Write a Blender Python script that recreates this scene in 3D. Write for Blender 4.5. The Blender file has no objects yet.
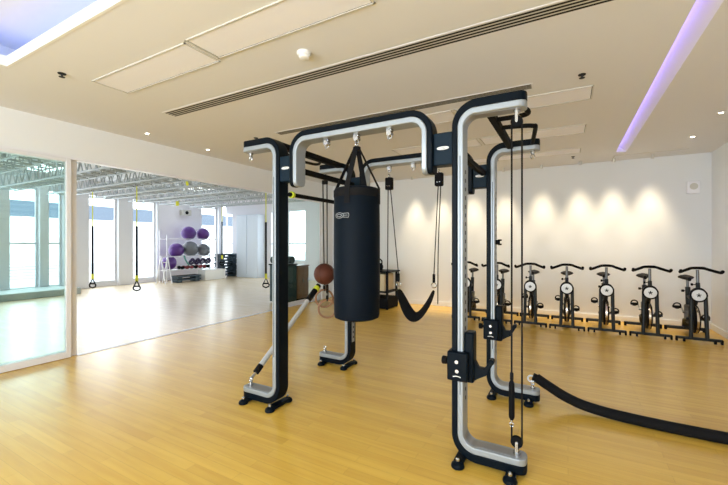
import bpy, bmesh, math, random
from mathutils import Vector, Matrix
random.seed(7)
PI = math.pi
SC = bpy.context.scene
COL = SC.collection

# ------------------------------------------------------------------ camera, world, light, exposure
YAW = math.atan2(204, 368)
cam = bpy.data.cameras.new('camera'); cam_o = bpy.data.objects.new('camera', cam); COL.objects.link(cam_o)
cam.sensor_width = 36.0; cam.lens = 36.0 * 368 / 728; cam.clip_start = 0.05; cam.clip_end = 200
cam_o.location = (0, 0, 1.45); cam_o.rotation_euler = (PI / 2, 0, YAW)
SC.camera = cam_o

world = bpy.data.worlds.new('daylight'); SC.world = world; world.use_nodes = True
wn = world.node_tree.nodes; wl = world.node_tree.links
bgn = wn['Background']; bgn.inputs['Color'].default_value = (0.86, 0.95, 1.0, 1); bgn.inputs['Strength'].default_value = 5.0

def area(name, loc, rot, sx, sy, power, color=(1, 1, 1)):
    l = bpy.data.lights.new(name, 'AREA'); l.shape = 'RECTANGLE'; l.size = sx; l.size_y = sy; l.energy = power; l.color = color
    o = bpy.data.objects.new(name, l); COL.objects.link(o); o.location = loc; o.rotation_euler = rot
    return o
# fill lamp added behind the camera, then daylight through the hall's glazed outer walls
area('fill_lamp_front', (-1.7, -2.9, 1.6), (-PI / 2 - .10, 0, PI), 6.5, 2.2, 200, (0.84, 0.93, 1.0))
area('daylight_hall_side', (-13.2, 5.5, 1.7), (0, -PI / 2, 0), 2.6, 9.0, 140, (0.86, 0.94, 1.0))
SC.view_settings.view_transform = 'Standard'; SC.view_settings.look = 'None'
SC.view_settings.gamma = 1.0; SC.view_settings.use_curve_mapping = False
SC.view_settings.exposure = 0.0
SC.cycles.use_denoising = True
SC.cycles.max_bounces = 10; SC.cycles.diffuse_bounces = 6; SC.cycles.glossy_bounces = 4; SC.cycles.transparent_max_bounces = 12
SC.cycles.sample_clamp_indirect = 8.0
SC.cycles.caustics_reflective = False; SC.cycles.caustics_refractive = False

# ------------------------------------------------------------------ materials
def mat(name, col, rough=0.5, metal=0.0, spec=0.5, emit=None, strength=0.0, bump=0.0, bscale=200.0):
    m = bpy.data.materials.new(name); m.use_nodes = True
    nt = m.node_tree; b = nt.nodes['Principled BSDF']
    b.inputs['Base Color'].default_value = (*col, 1); b.inputs['Roughness'].default_value = rough
    b.inputs['Metallic'].default_value = metal; b.inputs['Specular IOR Level'].default_value = spec
    if emit:
        b.inputs['Emission Color'].default_value = (*emit, 1); b.inputs['Emission Strength'].default_value = strength
    if bump:
        tc = nt.nodes.new('ShaderNodeTexCoord'); n = nt.nodes.new('ShaderNodeTexNoise'); bp = nt.nodes.new('ShaderNodeBump')
        n.inputs['Scale'].default_value = bscale; bp.inputs['Strength'].default_value = bump; bp.inputs['Distance'].default_value = 0.002
        nt.links.new(tc.outputs['Object'], n.inputs['Vector']); nt.links.new(n.outputs['Fac'], bp.inputs['Height']); nt.links.new(bp.outputs['Normal'], b.inputs['Normal'])
    return m
M = {}
M['black'] = mat('black_powder_coat', (0.002, 0.005, 0.009), 0.42, spec=.08, bump=0.1, bscale=400)
M['blackmatt'] = mat('black_rubber', (0.003, 0.003, 0.004), 0.7, spec=.12)
M['slate'] = mat('dark_slate_plate', (0.005, 0.015, 0.027), 0.45, spec=.12)
M['silver'] = mat('brushed_aluminium', (0.33, 0.365, 0.40), 0.42, 0.5)
M['silverdark'] = mat('grey_aluminium_inlay', (0.30, 0.30, 0.30), 0.4, 0.7)
M['chrome'] = mat('chrome', (0.5, 0.5, 0.5), 0.22, 1.0)
M['steel'] = mat('dull_steel', (0.16, 0.16, 0.16), 0.35, 0.9)
M['slot'] = mat('dark_slot', (0.02, 0.022, 0.028), 0.6)
M['white'] = mat('white_plastic', (0.8, 0.8, 0.78), 0.45)
M['logo'] = mat('white_print', (0.75, 0.77, 0.78), 0.5)
M['logogrey'] = mat('grey_print', (0.35, 0.37, 0.39), 0.6)
M['wall'] = mat('white_wall_paint', (0.78, 0.795, 0.81), 0.8, bump=0.05, bscale=300)
M['wallhall'] = mat('hall_wall_paint', (0.80, 0.79, 0.84), 0.8)
M['ceil'] = mat('ceiling_paint', (0.74, 0.74, 0.75), 0.85, bump=0.05, bscale=300)
M['panel'] = mat('ceiling_panel', (0.86, 0.86, 0.92), 0.6)
M['frame'] = mat('white_aluminium_frame', (0.78, 0.78, 0.82), 0.35, 0.1)
M['grey'] = mat('grey_slot', (0.018, 0.018, 0.018), 0.7, spec=.2)
M['diff'] = mat('diffuser_metal', (0.60, 0.59, 0.55), 0.5)
M['bag'] = mat('bag_vinyl', (0.002, 0.005, 0.010), 0.55, spec=.08, bump=0.25, bscale=60)
M['strap'] = mat('black_webbing', (0.004, 0.004, 0.005), 0.85, spec=.2, bump=0.3, bscale=500)
M['cable'] = mat('black_cable', (0.005, 0.005, 0.006), 0.6, spec=.15)
M['lime'] = mat('lime_plastic', (0.55, 0.62, 0.03), 0.5)
M['yellow'] = mat('yellow_webbing', (0.80, 0.78, 0.05), 0.6)
M['tube'] = mat('pale_grey_tube', (0.50, 0.52, 0.54), 0.35, 0.4)
M['ball'] = mat('brown_rubber', (0.085, 0.022, 0.011), 0.6, spec=.3, bump=0.5, bscale=350)
M['woodring'] = mat('ring_wood', (0.28, 0.135, 0.055), 0.45)
M['bike'] = mat('bike_frame_paint', (0.008, 0.011, 0.013), 0.42, spec=.3)
M['bikeseat'] = mat('seat_vinyl', (0.006, 0.005, 0.005), 0.7, spec=.2)
M['fly'] = mat('flywheel_steel', (0.60, 0.50, 0.40), 0.25, 0.95)
M['dial'] = mat('silver_badge', (0.72, 0.73, 0.74), 0.4, 0.2)
M['purple'] = mat('purple_vinyl', (0.085, 0.022, 0.20), 0.3)
M['darkpurple'] = mat('dark_purple_tubing', (0.02, 0.006, 0.06), 0.5)
M['ballgrey'] = mat('grey_vinyl', (0.15, 0.16, 0.18), 0.25)
M['teal'] = mat('teal_grey_plastic', (0.035, 0.06, 0.08), 0.5)
M['darkteal'] = mat('dark_teal_laminate', (0.015, 0.04, 0.045), 0.4)
M['teallight'] = mat('pale_grey_plinth', (0.42, 0.47, 0.48), 0.6)
M['red'] = mat('red_vinyl', (0.22, 0.01, 0.015), 0.5)
M['green'] = mat('green_rubber', (0.10, 0.30, 0.26), 0.5)
M['truss'] = mat('truss_white_paint', (0.46, 0.50, 0.53), 0.4)
M['beige'] = mat('beige_board', (0.60, 0.50, 0.32), 0.6)
M['bluegrey'] = mat('blue_grey_facade', (0.13, 0.16, 0.21), 0.8)
M['exterior'] = mat('exterior_paving', (0.45, 0.47, 0.48), 0.8)
M['building'] = mat('pale_building', (0.85, 0.86, 0.86), 0.8)
M['cupboard'] = mat('pale_blue_cupboard', (0.72, 0.80, 0.90), 0.5)
M['lamp'] = mat('lamp_glow', (1, 1, 1), 0.5, emit=(1.0, 0.88, 0.68), strength=25)
M['hall_lamp'] = mat('hall_lamp_glow', (1, 1, 1), 0.5, emit=(0.9, 0.96, 1.0), strength=3.5)
M['ledblue'] = mat('blue_led', (0.1, 0.3, 1), 0.5, emit=(0.004, 0.17, 1.0), strength=7)
M['ledviolet'] = mat('violet_led', (0.5, 0.35, 1), 0.5, emit=(0.46, 0.37, 1.0), strength=7)

def glass(name, tint, refl):
    m = bpy.data.materials.new(name); m.use_nodes = True
    nt = m.node_tree; nt.nodes.clear()
    out = nt.nodes.new('ShaderNodeOutputMaterial'); mx = nt.nodes.new('ShaderNodeMixShader')
    tr = nt.nodes.new('ShaderNodeBsdfTransparent'); gl = nt.nodes.new('ShaderNodeBsdfGlossy'); fr = nt.nodes.new('ShaderNodeFresnel')
    mu = nt.nodes.new('ShaderNodeMath'); mu.operation = 'MULTIPLY'; mu.inputs[1].default_value = refl
    tr.inputs['Color'].default_value = (*tint, 1); gl.inputs['Roughness'].default_value = 0.02; fr.inputs['IOR'].default_value = 1.45
    L = nt.links.new
    ge = nt.nodes.new('ShaderNodeNewGeometry'); iv = nt.nodes.new('ShaderNodeMath'); iv.operation = 'SUBTRACT'; iv.inputs[0].default_value = 1.0; m2 = nt.nodes.new('ShaderNodeMath'); m2.operation = 'MULTIPLY'
    L(ge.outputs['Backfacing'], iv.inputs[1]); L(fr.outputs[0], m2.inputs[0]); L(iv.outputs[0], m2.inputs[1]); L(m2.outputs[0], mu.inputs[0]); L(mu.outputs[0], mx.inputs[0]); L(tr.outputs[0], mx.inputs[1]); L(gl.outputs[0], mx.inputs[2]); L(mx.outputs[0], out.inputs['Surface'])
    return m
M['glass'] = glass('green_tinted_glass', (0.92, 0.98, 0.965), 1.0)
M['clear'] = glass('clear_window_glass', (0.98, 0.995, 0.995), 0.6)

def wood(name, c1, c2, c3, rough, sx=0.9, sy=0.075):
    m = bpy.data.materials.new(name); m.use_nodes = True
    nt = m.node_tree; b = nt.nodes['Principled BSDF']; L = nt.links.new
    tc = nt.nodes.new('ShaderNodeTexCoord')
    br = nt.nodes.new('ShaderNodeTexBrick'); br.offset = 0.37; br.offset_frequency = 2; br.squash = 1.0
    br.inputs['Scale'].default_value = 1.0; br.inputs['Brick Width'].default_value = sx; br.inputs['Row Height'].default_value = sy
    br.inputs['Mortar Size'].default_value = 0.0009; br.inputs['Mortar Smooth'].default_value = 0.3; br.inputs['Bias'].default_value = -0.1
    br.inputs['Color1'].default_value = (*c1, 1); br.inputs['Color2'].default_value = (*c2, 1); br.inputs['Mortar'].default_value = (c3[0] * .8, c3[1] * .8, c3[2] * .8, 1)
    L(tc.outputs['Object'], br.inputs['Vector'])
    mp = nt.nodes.new('ShaderNodeMapping'); mp.inputs['Scale'].default_value = (1.6, 26, 1)
    no = nt.nodes.new('ShaderNodeTexNoise'); no.inputs['Scale'].default_value = 1.0; no.inputs['Detail'].default_value = 6
    L(tc.outputs['Object'], mp.inputs['Vector']); L(mp.outputs[0], no.inputs['Vector'])
    rp = nt.nodes.new('ShaderNodeValToRGB'); rp.color_ramp.elements[0].position = 0.35; rp.color_ramp.elements[1].position = 0.75
    rp.color_ramp.elements[0].color = (1, 1, 1, 1); rp.color_ramp.elements[1].color = (0.84, 0.76, 0.66, 1)
    L(no.outputs['Fac'], rp.inputs[0])
    mx = nt.nodes.new('ShaderNodeMixRGB'); mx.blend_type = 'MULTIPLY'; mx.inputs[0].default_value = 0.75
    L(br.outputs['Color'], mx.inputs[1]); L(rp.outputs[0], mx.inputs[2]); L(mx.outputs[0], b.inputs['Base Color'])
    b.inputs['Roughness'].default_value = rough; b.inputs['Specular IOR Level'].default_value = 0.5; b.inputs['Coat Weight'].default_value = 0.4; b.inputs['Coat Roughness'].default_value = 0.36
    return m
M['floor'] = wood('maple_strip_floor', (0.73, 0.47, 0.080), (0.64, 0.395, 0.064), (0.53, 0.32, 0.055), 0.27)
M['floorhall'] = wood('overexposed_strip_floor', (0.78, 0.63, 0.43), (0.72, 0.57, 0.37), (0.62, 0.49, 0.32), 0.24)  # lighter copy of the strip floor, the hall's overexposure put into its colour
M['cabinet'] = wood('cabinet_wood', (0.20, 0.085, 0.03), (0.18, 0.07, 0.025), (0.14, 0.06, 0.02), 0.4, 3, 1)

# ------------------------------------------------------------------ builders
ORG = {}
def root(name, loc, label, cat, group=None):
    o = bpy.data.objects.new(name, None); COL.objects.link(o); o.location = loc; o.empty_display_size = 0.1
    ORG[o.name] = Vector(loc); tag(o, label, cat, group)
    return o
def tag(o, label=None, cat=None, group=None, kind=None):
    if label: o['label'] = label
    if cat: o['category'] = cat
    if group: o['group'] = group
    if kind: o['kind'] = kind
    return o

class MB:
    def __init__(s): s.bm = bmesh.new()
    def _ring(s, pts): return [s.bm.verts.new(p) for p in pts]
    def _skin(s, rings, closed=False, cap=True):
        n = len(rings[0]); k = len(rings)
        for i in range(k if closed else k - 1):
            a, b = rings[i], rings[(i + 1) % k]
            for j in range(n): s.bm.faces.new((a[j], a[(j + 1) % n], b[(j + 1) % n], b[j]))
        if cap and not closed:
            s.bm.faces.new(list(reversed(rings[0]))); s.bm.faces.new(rings[-1])
    def box(s, x0, x1, y0, y1, z0, z1, M4=None):
        c = [Vector(p) for p in ((x0, y0, z0), (x1, y0, z0), (x1, y1, z0), (x0, y1, z0), (x0, y0, z1), (x1, y0, z1), (x1, y1, z1), (x0, y1, z1))]
        if M4: c = [M4 @ p for p in c]
        v = [s.bm.verts.new(p) for p in c]
        for f in ((0, 3, 2, 1), (4, 5, 6, 7), (0, 1, 5, 4), (1, 2, 6, 5), (2, 3, 7, 6), (3, 0, 4, 7)): s.bm.faces.new([v[i] for i in f])
        return s
    def beam(s, p0, p1, w, h, up=(0, 0, 1)):
        p0, p1 = Vector(p0), Vector(p1); d = (p1 - p0).normalized(); up = Vector(up)
        if abs(d.dot(up)) > .98: up = Vector((1, 0, 0))
        r = d.cross(up).normalized(); u = r.cross(d)
        q = ((-w / 2, -h / 2), (w / 2, -h / 2), (w / 2, h / 2), (-w / 2, h / 2))
        s._skin([s._ring([p + r * a + u * b for a, b in q]) for p in (p0, p1)])
        return s
    def tube(s, pts, r, seg=10, closed=False, r1=None):
        pts = [Vector(p) for p in pts]; n = len(pts); rings = []; ref = None
        for i in range(n):
            if closed: t = pts[(i + 1) % n] - pts[i - 1]
            else: t = pts[min(i + 1, n - 1)] - pts[max(i - 1, 0)]
            t.normalize()
            if ref is None:
                ref = Vector((0, 0, 1)) if abs(t.z) < .9 else Vector((1, 0, 0))
            ref = (ref - t * ref.dot(t)).normalized(); b = t.cross(ref)
            rr = r[i] if isinstance(r, (list, tuple)) else r + ((r1 - r) * i / (n - 1) if r1 is not None else 0)
            rings.append(s._ring([pts[i] + (ref * math.cos(2 * PI * j / seg) + b * math.sin(2 * PI * j / seg)) * rr for j in range(seg)]))
        s._skin(rings, closed); return s
    def ribbon(s, pts, w, t, side):
        pts = [Vector(p) for p in pts]; many = isinstance(side, list); sd = None if many else Vector(side).normalized(); rings = []
        for i in range(len(pts)):
            d = (pts[min(i + 1, len(pts) - 1)] - pts[max(i - 1, 0)]).normalized()
            if many: sd = side[i]
            a = (sd - d * sd.dot(d)).normalized(); nn = d.cross(a)
            ww = w[i] if isinstance(w, (list, tuple)) else w
            rings.append(s._ring([pts[i] + a * x + nn * y for x, y in ((-ww / 2, -t / 2), (ww / 2, -t / 2), (ww / 2, t / 2), (-ww / 2, t / 2))]))
        s._skin(rings); return s
    def cyl(s, p0, p1, r, r1=None, seg=20):
        return s.tube([p0, p1], r, seg, r1=r if r1 is None else r1)
    def lathe(s, prof, c, seg=32, axis=(0, 0, 1)):
        ax = Vector(axis).normalized(); ref = Vector((0, 0, 1)) if abs(ax.z) < .9 else Vector((1, 0, 0))
        a = (ref - ax * ref.dot(ax)).normalized(); b = ax.cross(a); c = Vector(c)
        s._skin([s._ring([c + ax * z + (a * math.cos(2 * PI * j / seg) + b * math.sin(2 * PI * j / seg)) * r for j in range(seg)]) for r, z in prof]); return s
    def sphere(s, c, r, seg=24, sz=1.0):
        n = seg // 2
        return s.lathe([(max(1e-4, r * math.sin(PI * i / n)), -r * sz * math.cos(PI * i / n)) for i in range(n + 1)], c, seg)
    def torus(s, c, R, r, axis=(0, 1, 0), seg=40, sec=10):
        ax = Vector(axis).normalized(); ref = Vector((0, 0, 1)) if abs(ax.z) < .9 else Vector((1, 0, 0))
        a = (ref - ax * ref.dot(ax)).normalized(); b = ax.cross(a); c = Vector(c)
        return s.tube([c + (a * math.cos(2 * PI * j / seg) + b * math.sin(2 * PI * j / seg)) * R for j in range(seg)], r, sec, True)
    def sweep(s, outline, d0, d1, y, hd):
        # outline: list of (x, z, nx, nz, halfdepth factor); a strip between two inward offsets, hd deep either side of y
        rings = []
        for i, (x, z, nx, nz, f) in enumerate(outline):
            a = d0[i] if isinstance(d0, list) else d0; b = d1[i] if isinstance(d1, list) else d1
            h = hd * f
            rings.append(s._ring([(x + nx * a, y - h, z + nz * a), (x + nx * a, y + h, z + nz * a), (x + nx * b, y + h, z + nz * b), (x + nx * b, y - h, z + nz * b)]))
        s._skin(rings); return s
    def build(s, name, material, parent=None, bevel=0.0, seg=2, ang=35, org=None):
        bmesh.ops.recalc_face_normals(s.bm, faces=s.bm.faces[:])
        o0 = Vector((0, 0, 0))
        if parent is not None: o0 = ORG.get(parent.name, o0)
        if org is not None: o0 = Vector(org)
        bmesh.ops.translate(s.bm, verts=s.bm.verts[:], vec=-o0)
        me = bpy.data.meshes.new(name); s.bm.to_mesh(me); s.bm.free()
        for p in me.polygons: p.use_smooth = True
        me.set_sharp_from_angle(angle=math.radians(ang))
        o = bpy.data.objects.new(name, me); COL.objects.link(o)
        me.materials.append(M[material] if isinstance(material, str) else material)
        if parent is not None: o.parent = parent
        elif org is not None: o.location = org
        ORG[o.name] = o0
        if bevel:
            b = o.modifiers.new('bevel', 'BEVEL'); b.width = bevel; b.segments = seg; b.limit_method = 'ANGLE'; b.angle_limit = math.radians(40)
            b.harden_normals = False
        return o
def struct(name, mb, material, parent=None, bevel=0.0):
    o = mb.build(name, material, parent, bevel)
    if parent is None: o['kind'] = 'structure'
    return o
def clone(o, parent=None):
    c = o.copy(); COL.objects.link(c); ORG[c.name] = ORG.get(o.name, Vector((0, 0, 0)))
    if parent is not None: c.parent = parent
    for ch in list(o.children): clone(ch, c)
    return c

# ------------------------------------------------------------------ room shell
XL, XR, YB, YF, ZC = -5.5, 2.1, 8.2, -3.0, 2.96
HX, HY0, HY1, HZ = -13.4, -3.0, 11.4, 3.45        # the hall next door
struct('floor', MB().box(XL - .04, XR + .15, YF - .1, YB + .1, -.08, 0), 'floor')
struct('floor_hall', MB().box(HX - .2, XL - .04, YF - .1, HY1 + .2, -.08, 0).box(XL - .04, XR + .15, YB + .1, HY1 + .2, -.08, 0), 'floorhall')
struct('wall_back', MB().box(XL - .12, XR + .15, YB, YB + .15, 0, 3.5), 'wall')
struct('wall_right', MB().box(XR, XR + .15, YF, YB, 0, 3.5), 'wall')
w = MB()
w.box(XL - .14, XL, YF, YB, 2.53, 3.5).box(XL - .14, XL, 7.72, YB, 0, 2.53).box(XL - .14, XL, YF, -1.2, 0, 2.53)
struct('wall_left', w, 'wall')
w = MB(); w.box(XL, XR, YF - .1, YF, 2.7, 3.5).box(XL, -4.9, YF - .1, YF, 0, 2.7).box(1.5, XR, YF - .1, YF, 0, 2.7).box(-4.9, 1.5, YF - .1, YF, 0, .35)
struct('wall_front', w, 'wall')
# ceiling: slabs round the raised tray and the long light slot
def rects_minus(x0, x1, y0, y1, holes):
    xs = sorted({x0, x1, *[h[0] for h in holes], *[h[1] for h in holes]}); ys = sorted({y0, y1, *[h[2] for h in holes], *[h[3] for h in holes]})
    for a, b in zip(xs, xs[1:]):
        for c, d in zip(ys, ys[1:]):
            if not any(h[0] <= a and b <= h[1] and h[2] <= c and d <= h[3] for h in holes): yield a, b, c, d
TRAY = (-4.22, -0.4, -2.4, 1.29); SLOT = (0.70, 0.85, -1.5, 7.45)
c = MB()
for a, b, d, e in rects_minus(XL, XR, YF, YB, [TRAY, SLOT]): c.box(a, b, d, e, ZC, ZC + .05)
# tray: deeper cavity behind a lip
t = .32
c.box(TRAY[0] - t, TRAY[1] + t, TRAY[2] - t, TRAY[3] + t, 3.26, 3.32)
for x0, x1, y0, y1 in ((TRAY[0] - t - .05, TRAY[0] - t, TRAY[2] - t, TRAY[3] + t), (TRAY[1] + t, TRAY[1] + t + .05, TRAY[2] - t, TRAY[3] + t),
                       (TRAY[0] - t, TRAY[1] + t, TRAY[2] - t - .05, TRAY[2] - t), (TRAY[0] - t, TRAY[1] + t, TRAY[3] + t, TRAY[3] + t + .05)):
    c.box(x0, x1, y0, y1, ZC + .05, 3.32)
# long slot: a shallow cove that slopes back down to the ceiling on its right side
c.box(SLOT[0] - .11, SLOT[0] - .09, SLOT[2], SLOT[3], ZC + .05, 3.10)
sl_ = ((SLOT[0] - .11, 3.08), (SLOT[0], 3.075), (SLOT[0] + .05, 3.05), (SLOT[0] + .10, 3.005), (SLOT[1], ZC))
c._skin([c._ring([(x, y, z) for x, z in sl_] + [(SLOT[1], y, ZC + .05), (SLOT[0] + .10, y, 3.06), (SLOT[0] - .11, y, 3.14)]) for y in (SLOT[2], SLOT[3])])
c.box(SLOT[0] - .11, SLOT[1] + .02, SLOT[3], SLOT[3] + .03, ZC + .05, 3.14)
struct('ceiling', c, 'ceil')
lip = MB()
x0, x1, y0, y1 = TRAY
lip.box(x0, x1, y1 - .02, y1 - .001, ZC - .003, ZC + .085).box(x0 + .001, x0 + .02, y0 + .02, y1 - .02, ZC - .003, ZC + .085).box(x1 - .02, x1 - .001, y0 + .02, y1 - .02, ZC - .003, ZC + .085).box(x0, x1, y0 + .001, y0 + .02, ZC - .003, ZC + .085)
struct('trim_1', lip, 'white')
struct('baseboard_back', MB().box(XL, XR - .015, YB - .015, YB, 0, .10), 'wall', bevel=.004)
struct('baseboard_right', MB().box(XR - .015, XR, YF, YB, 0, .10), 'wall', bevel=.004)
struct('trim_2', MB().box(XL - .07, XL + .02, 2.35, 7.7, 0, .006), 'frame')                 # floor track of the sliding doors
struct('trim_3', MB().box(XL - .10, XL + .012, -1.2, 7.72, 2.50, 2.53), 'frame')            # head track

# glazed sliding doors along the left wall
def glazed(name, y0, y1, x, stile=.055, label=None):
    f = MB()
    f.box(x - .025, x + .025, y0, y0 + stile, .006, 2.5).box(x - .025, x + .025, y1 - stile, y1, .006, 2.5)
    f.box(x - .025, x + .025, y0 + stile, y1 - stile, .006, .085).box(x - .025, x + .025, y0 + stile, y1 - stile, 2.46, 2.5)
    d = struct(name, f, 'frame', bevel=.004)
    MB().box(x - .005, x + .005, y0 + stile, y1 - stile, .085, 2.46).build('pane', 'glass', d)
    return d
door = glazed('door_1', 0.4, 2.27, XL)
glazed('door_2', -1.2, 0.4, XL)
glazed('door_3', 0.5, 2.352, XL - .055, .078)
glazed('door_4', 6.15, 7.72, XL - .055)

# ------------------------------------------------------------------ hall next door
struct('wall_hall_far', MB().box(HX - .15, HX, 8.26, 10.15, .10, 3.05).box(HX - .15, HX, HY0, HY1, 3.05, HZ).box(HX - .15, HX, HY0, HY1, 0, .10), 'wallhall')
for k, (a, b) in enumerate(((-3.0, -2.2), (-.4, 0.2), (1.9, 2.3), (3.7, 4.08), (4.74, 4.95), (5.31, 5.98), (6.86, 7.33), (8.2, 8.3), (10.95, 11.15))):
    struct('column.%03d' % k if k else 'column', MB().box(HX - .18, HX + .12, a, b, 0, HZ), 'frame')
wins = ((-2.2, -.4), (.2, 1.9), (2.3, 3.7), (4.08, 4.74), (4.95, 5.31), (5.98, 6.86), (7.33, 8.2), (10.15, 10.95))
for k, (a, b) in enumerate(wins):
    f = MB(); x = HX - .06
    f.box(x - .03, x + .03, a, a + .05, .10, 3.05).box(x - .03, x + .03, b - .05, b, .10, 3.05).box(x - .03, x + .03, a + .05, b - .05, .10, .18)
    zr = 1.40 if a < 5.5 else 2.90
    f.box(x - .03, x + .03, a + .05, b - .05, 2.97, 3.05).box(x - .03, x + .03, a + .05, b - .05, zr, zr + .05)
    wd = struct('window_%d' % (k + 1), f, 'frame')
    MB().box(x - .004, x + .004, a + .05, b - .05, .18, zr).box(x - .004, x + .004, a + .05, b - .05, zr + .05, 2.97).build('pane', 'clear', wd)
    s = MB()
    for i in range(9): s.box(x + .035, x + .045, a + .03, b - .03, .42 + i * .085, .432 + i * .085)
    s.build('louvre', 'frame', wd)
# hall back wall, pale cupboard doors, windows
hb = MB()
hb.box(HX, XR, HY1, HY1 + .15, 2.75, HZ).box(-12.95, -12.15, HY1, HY1 + .15, 0, 2.75).box(-11.1, -10.75, HY1, HY1 + .15, 0, 2.75).box(-8.9, XR, HY1, HY1 + .15, 0, 2.75).box(HX, -12.95, HY1, HY1 + .15, 0, .2).box(-12.15, -11.1, HY1, HY1 + .15, 0, 2.75)
hb.box(-10.75, -8.9, HY1, HY1 + .15, 0, .7)
struct('wall_hall_back', hb, 'wallhall')
for k, (a, b, z) in enumerate(((HX, -12.95, .2), (-10.75, -9.8, .7), (-9.8, -8.9, .7))):
    f = MB(); y = HY1 + .05
    f.box(a, a + .05, y - .03, y + .03, z, 2.75).box(b - .05, b, y - .03, y + .03, z, 2.75).box(a + .05, b - .05, y - .03, y + .03, z, z + .06).box(a + .05, b - .05, y - .03, y + .03, 2.69, 2.75)
    f.box(a + .05, b - .05, y - .03, y + .03, 1.38, 1.44)
    wd = struct('window_%d' % (k + 9), f, 'frame')
    MB().box(a + .05, b - .05, y - .004, y + .004, z + .06, 1.38).box(a + .05, b - .05, y - .004, y + .004, 1.44, 2.69).build('pane', 'clear', wd)
cp = root('tall_cupboard', (-11.65, 11.2, 0), 'tall pale blue cupboard against the far end wall of the bright hall', 'cupboard')
MB().box(-12.25, -11.05, 11.0, 11.39, 0, 2.6).build('body', 'cupboard', cp, .006)
for x0, x1 in ((-12.23, -11.66), (-11.64, -11.07)): MB().box(x0, x1, 10.975, 10.998, .08, 2.58).build('door', 'cupboard', cp, .004)
struct('ceiling_hall', MB().box(HX - .2, XL - .14, HY0, HY1 + .15, HZ, HZ + .1).box(XL - .14, XR + .15, YB + .15, HY1 + .15, HZ, HZ + .1), 'wall')
struct('wall_hall_front', MB().box(HX - .2, XL - .14, HY0 - .15, HY0, 0, HZ), 'wallhall')
struct('step_plinth', MB().box(-13.35, -12.1, 2.4, 5.25, 0, .17), 'teallight', bevel=.01)
# outside: paved terrace, neighbouring block and a blue-grey canopy edge
struct('ground_outside', MB().box(-40, HX - .2, -25, 45, -.15, -.08).box(HX - .2, 20, 11.6, 45, -.15, -.08), 'exterior')
bld = root('neighbour_building', (-30, 10, -.08), 'pale low building seen through the far hall windows', 'building')
MB().box(-34, -30, -12, 32, -.08, 3.1).build('wall', 'building', bld)
MB().box(-34, -29.95, -12, 32, 3.1, 4.1).build('fascia', 'bluegrey', bld)
for i in range(9): MB().box(-30.0, -29.9, -11 + i * 5.2, -10.6 + i * 5.2, -.08, 3.1).build('pillar', 'building', bld)

# ------------------------------------------------------------------ training rig
CX = -1.43; FY, RY = 2.485, 3.675; HW = .753; HD = .062; TOP = 2.382
rig = root('training_rig', (CX, (FY + RY) / 2, 0), 'black and silver four-post functional training frame standing in the middle of the room', 'training rig')
def c_outline(x0, sg, L, zb, zt, R, rr=.05):
    pts = []
    def add(x, z, nx, nz, f=1.0): pts.append((x0 + sg * x, z, sg * nx, nz, f))
    es = (0, .006, .015, .03, .05)
    fs = [(HD - rr + math.sqrt(max(0, rr * rr - (rr - e) ** 2))) / HD for e in es]
    for e, f in zip(es, fs): add(L - e, zt, 0, -1, f)
    for i in range(13):
        a = PI / 2 * i / 12; add(R - R * math.sin(a), zt - R + R * math.cos(a), math.sin(a), -math.cos(a))
    for i in range(13):
        a = PI / 2 * i / 12; add(R - R * math.cos(a), zb + R - R * math.sin(a), math.cos(a), math.sin(a))
    for e, f in reversed(list(zip(es, fs))): add(L - e, zb, 0, 1, f)
    return pts
def slot_strip(x, y, hw, z0, n, parent):
    # one strip: dark slots alternating with bare metal
    m = MB(); zs = []
    for i in range(n): zs += [z0 + i * .058, z0 + i * .058 + .026]
    v = [(m.bm.verts.new((x, y - hw, z)), m.bm.verts.new((x, y + hw, z))) for z in zs]
    for i in range(len(zs) - 1):
        f = m.bm.faces.new((v[i][0], v[i][1], v[i + 1][1], v[i + 1][0])); f.material_index = i % 2
    o = m.build('slot_strip', 'slot', parent); o.data.materials.append(M['silver'])
    return o
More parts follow.
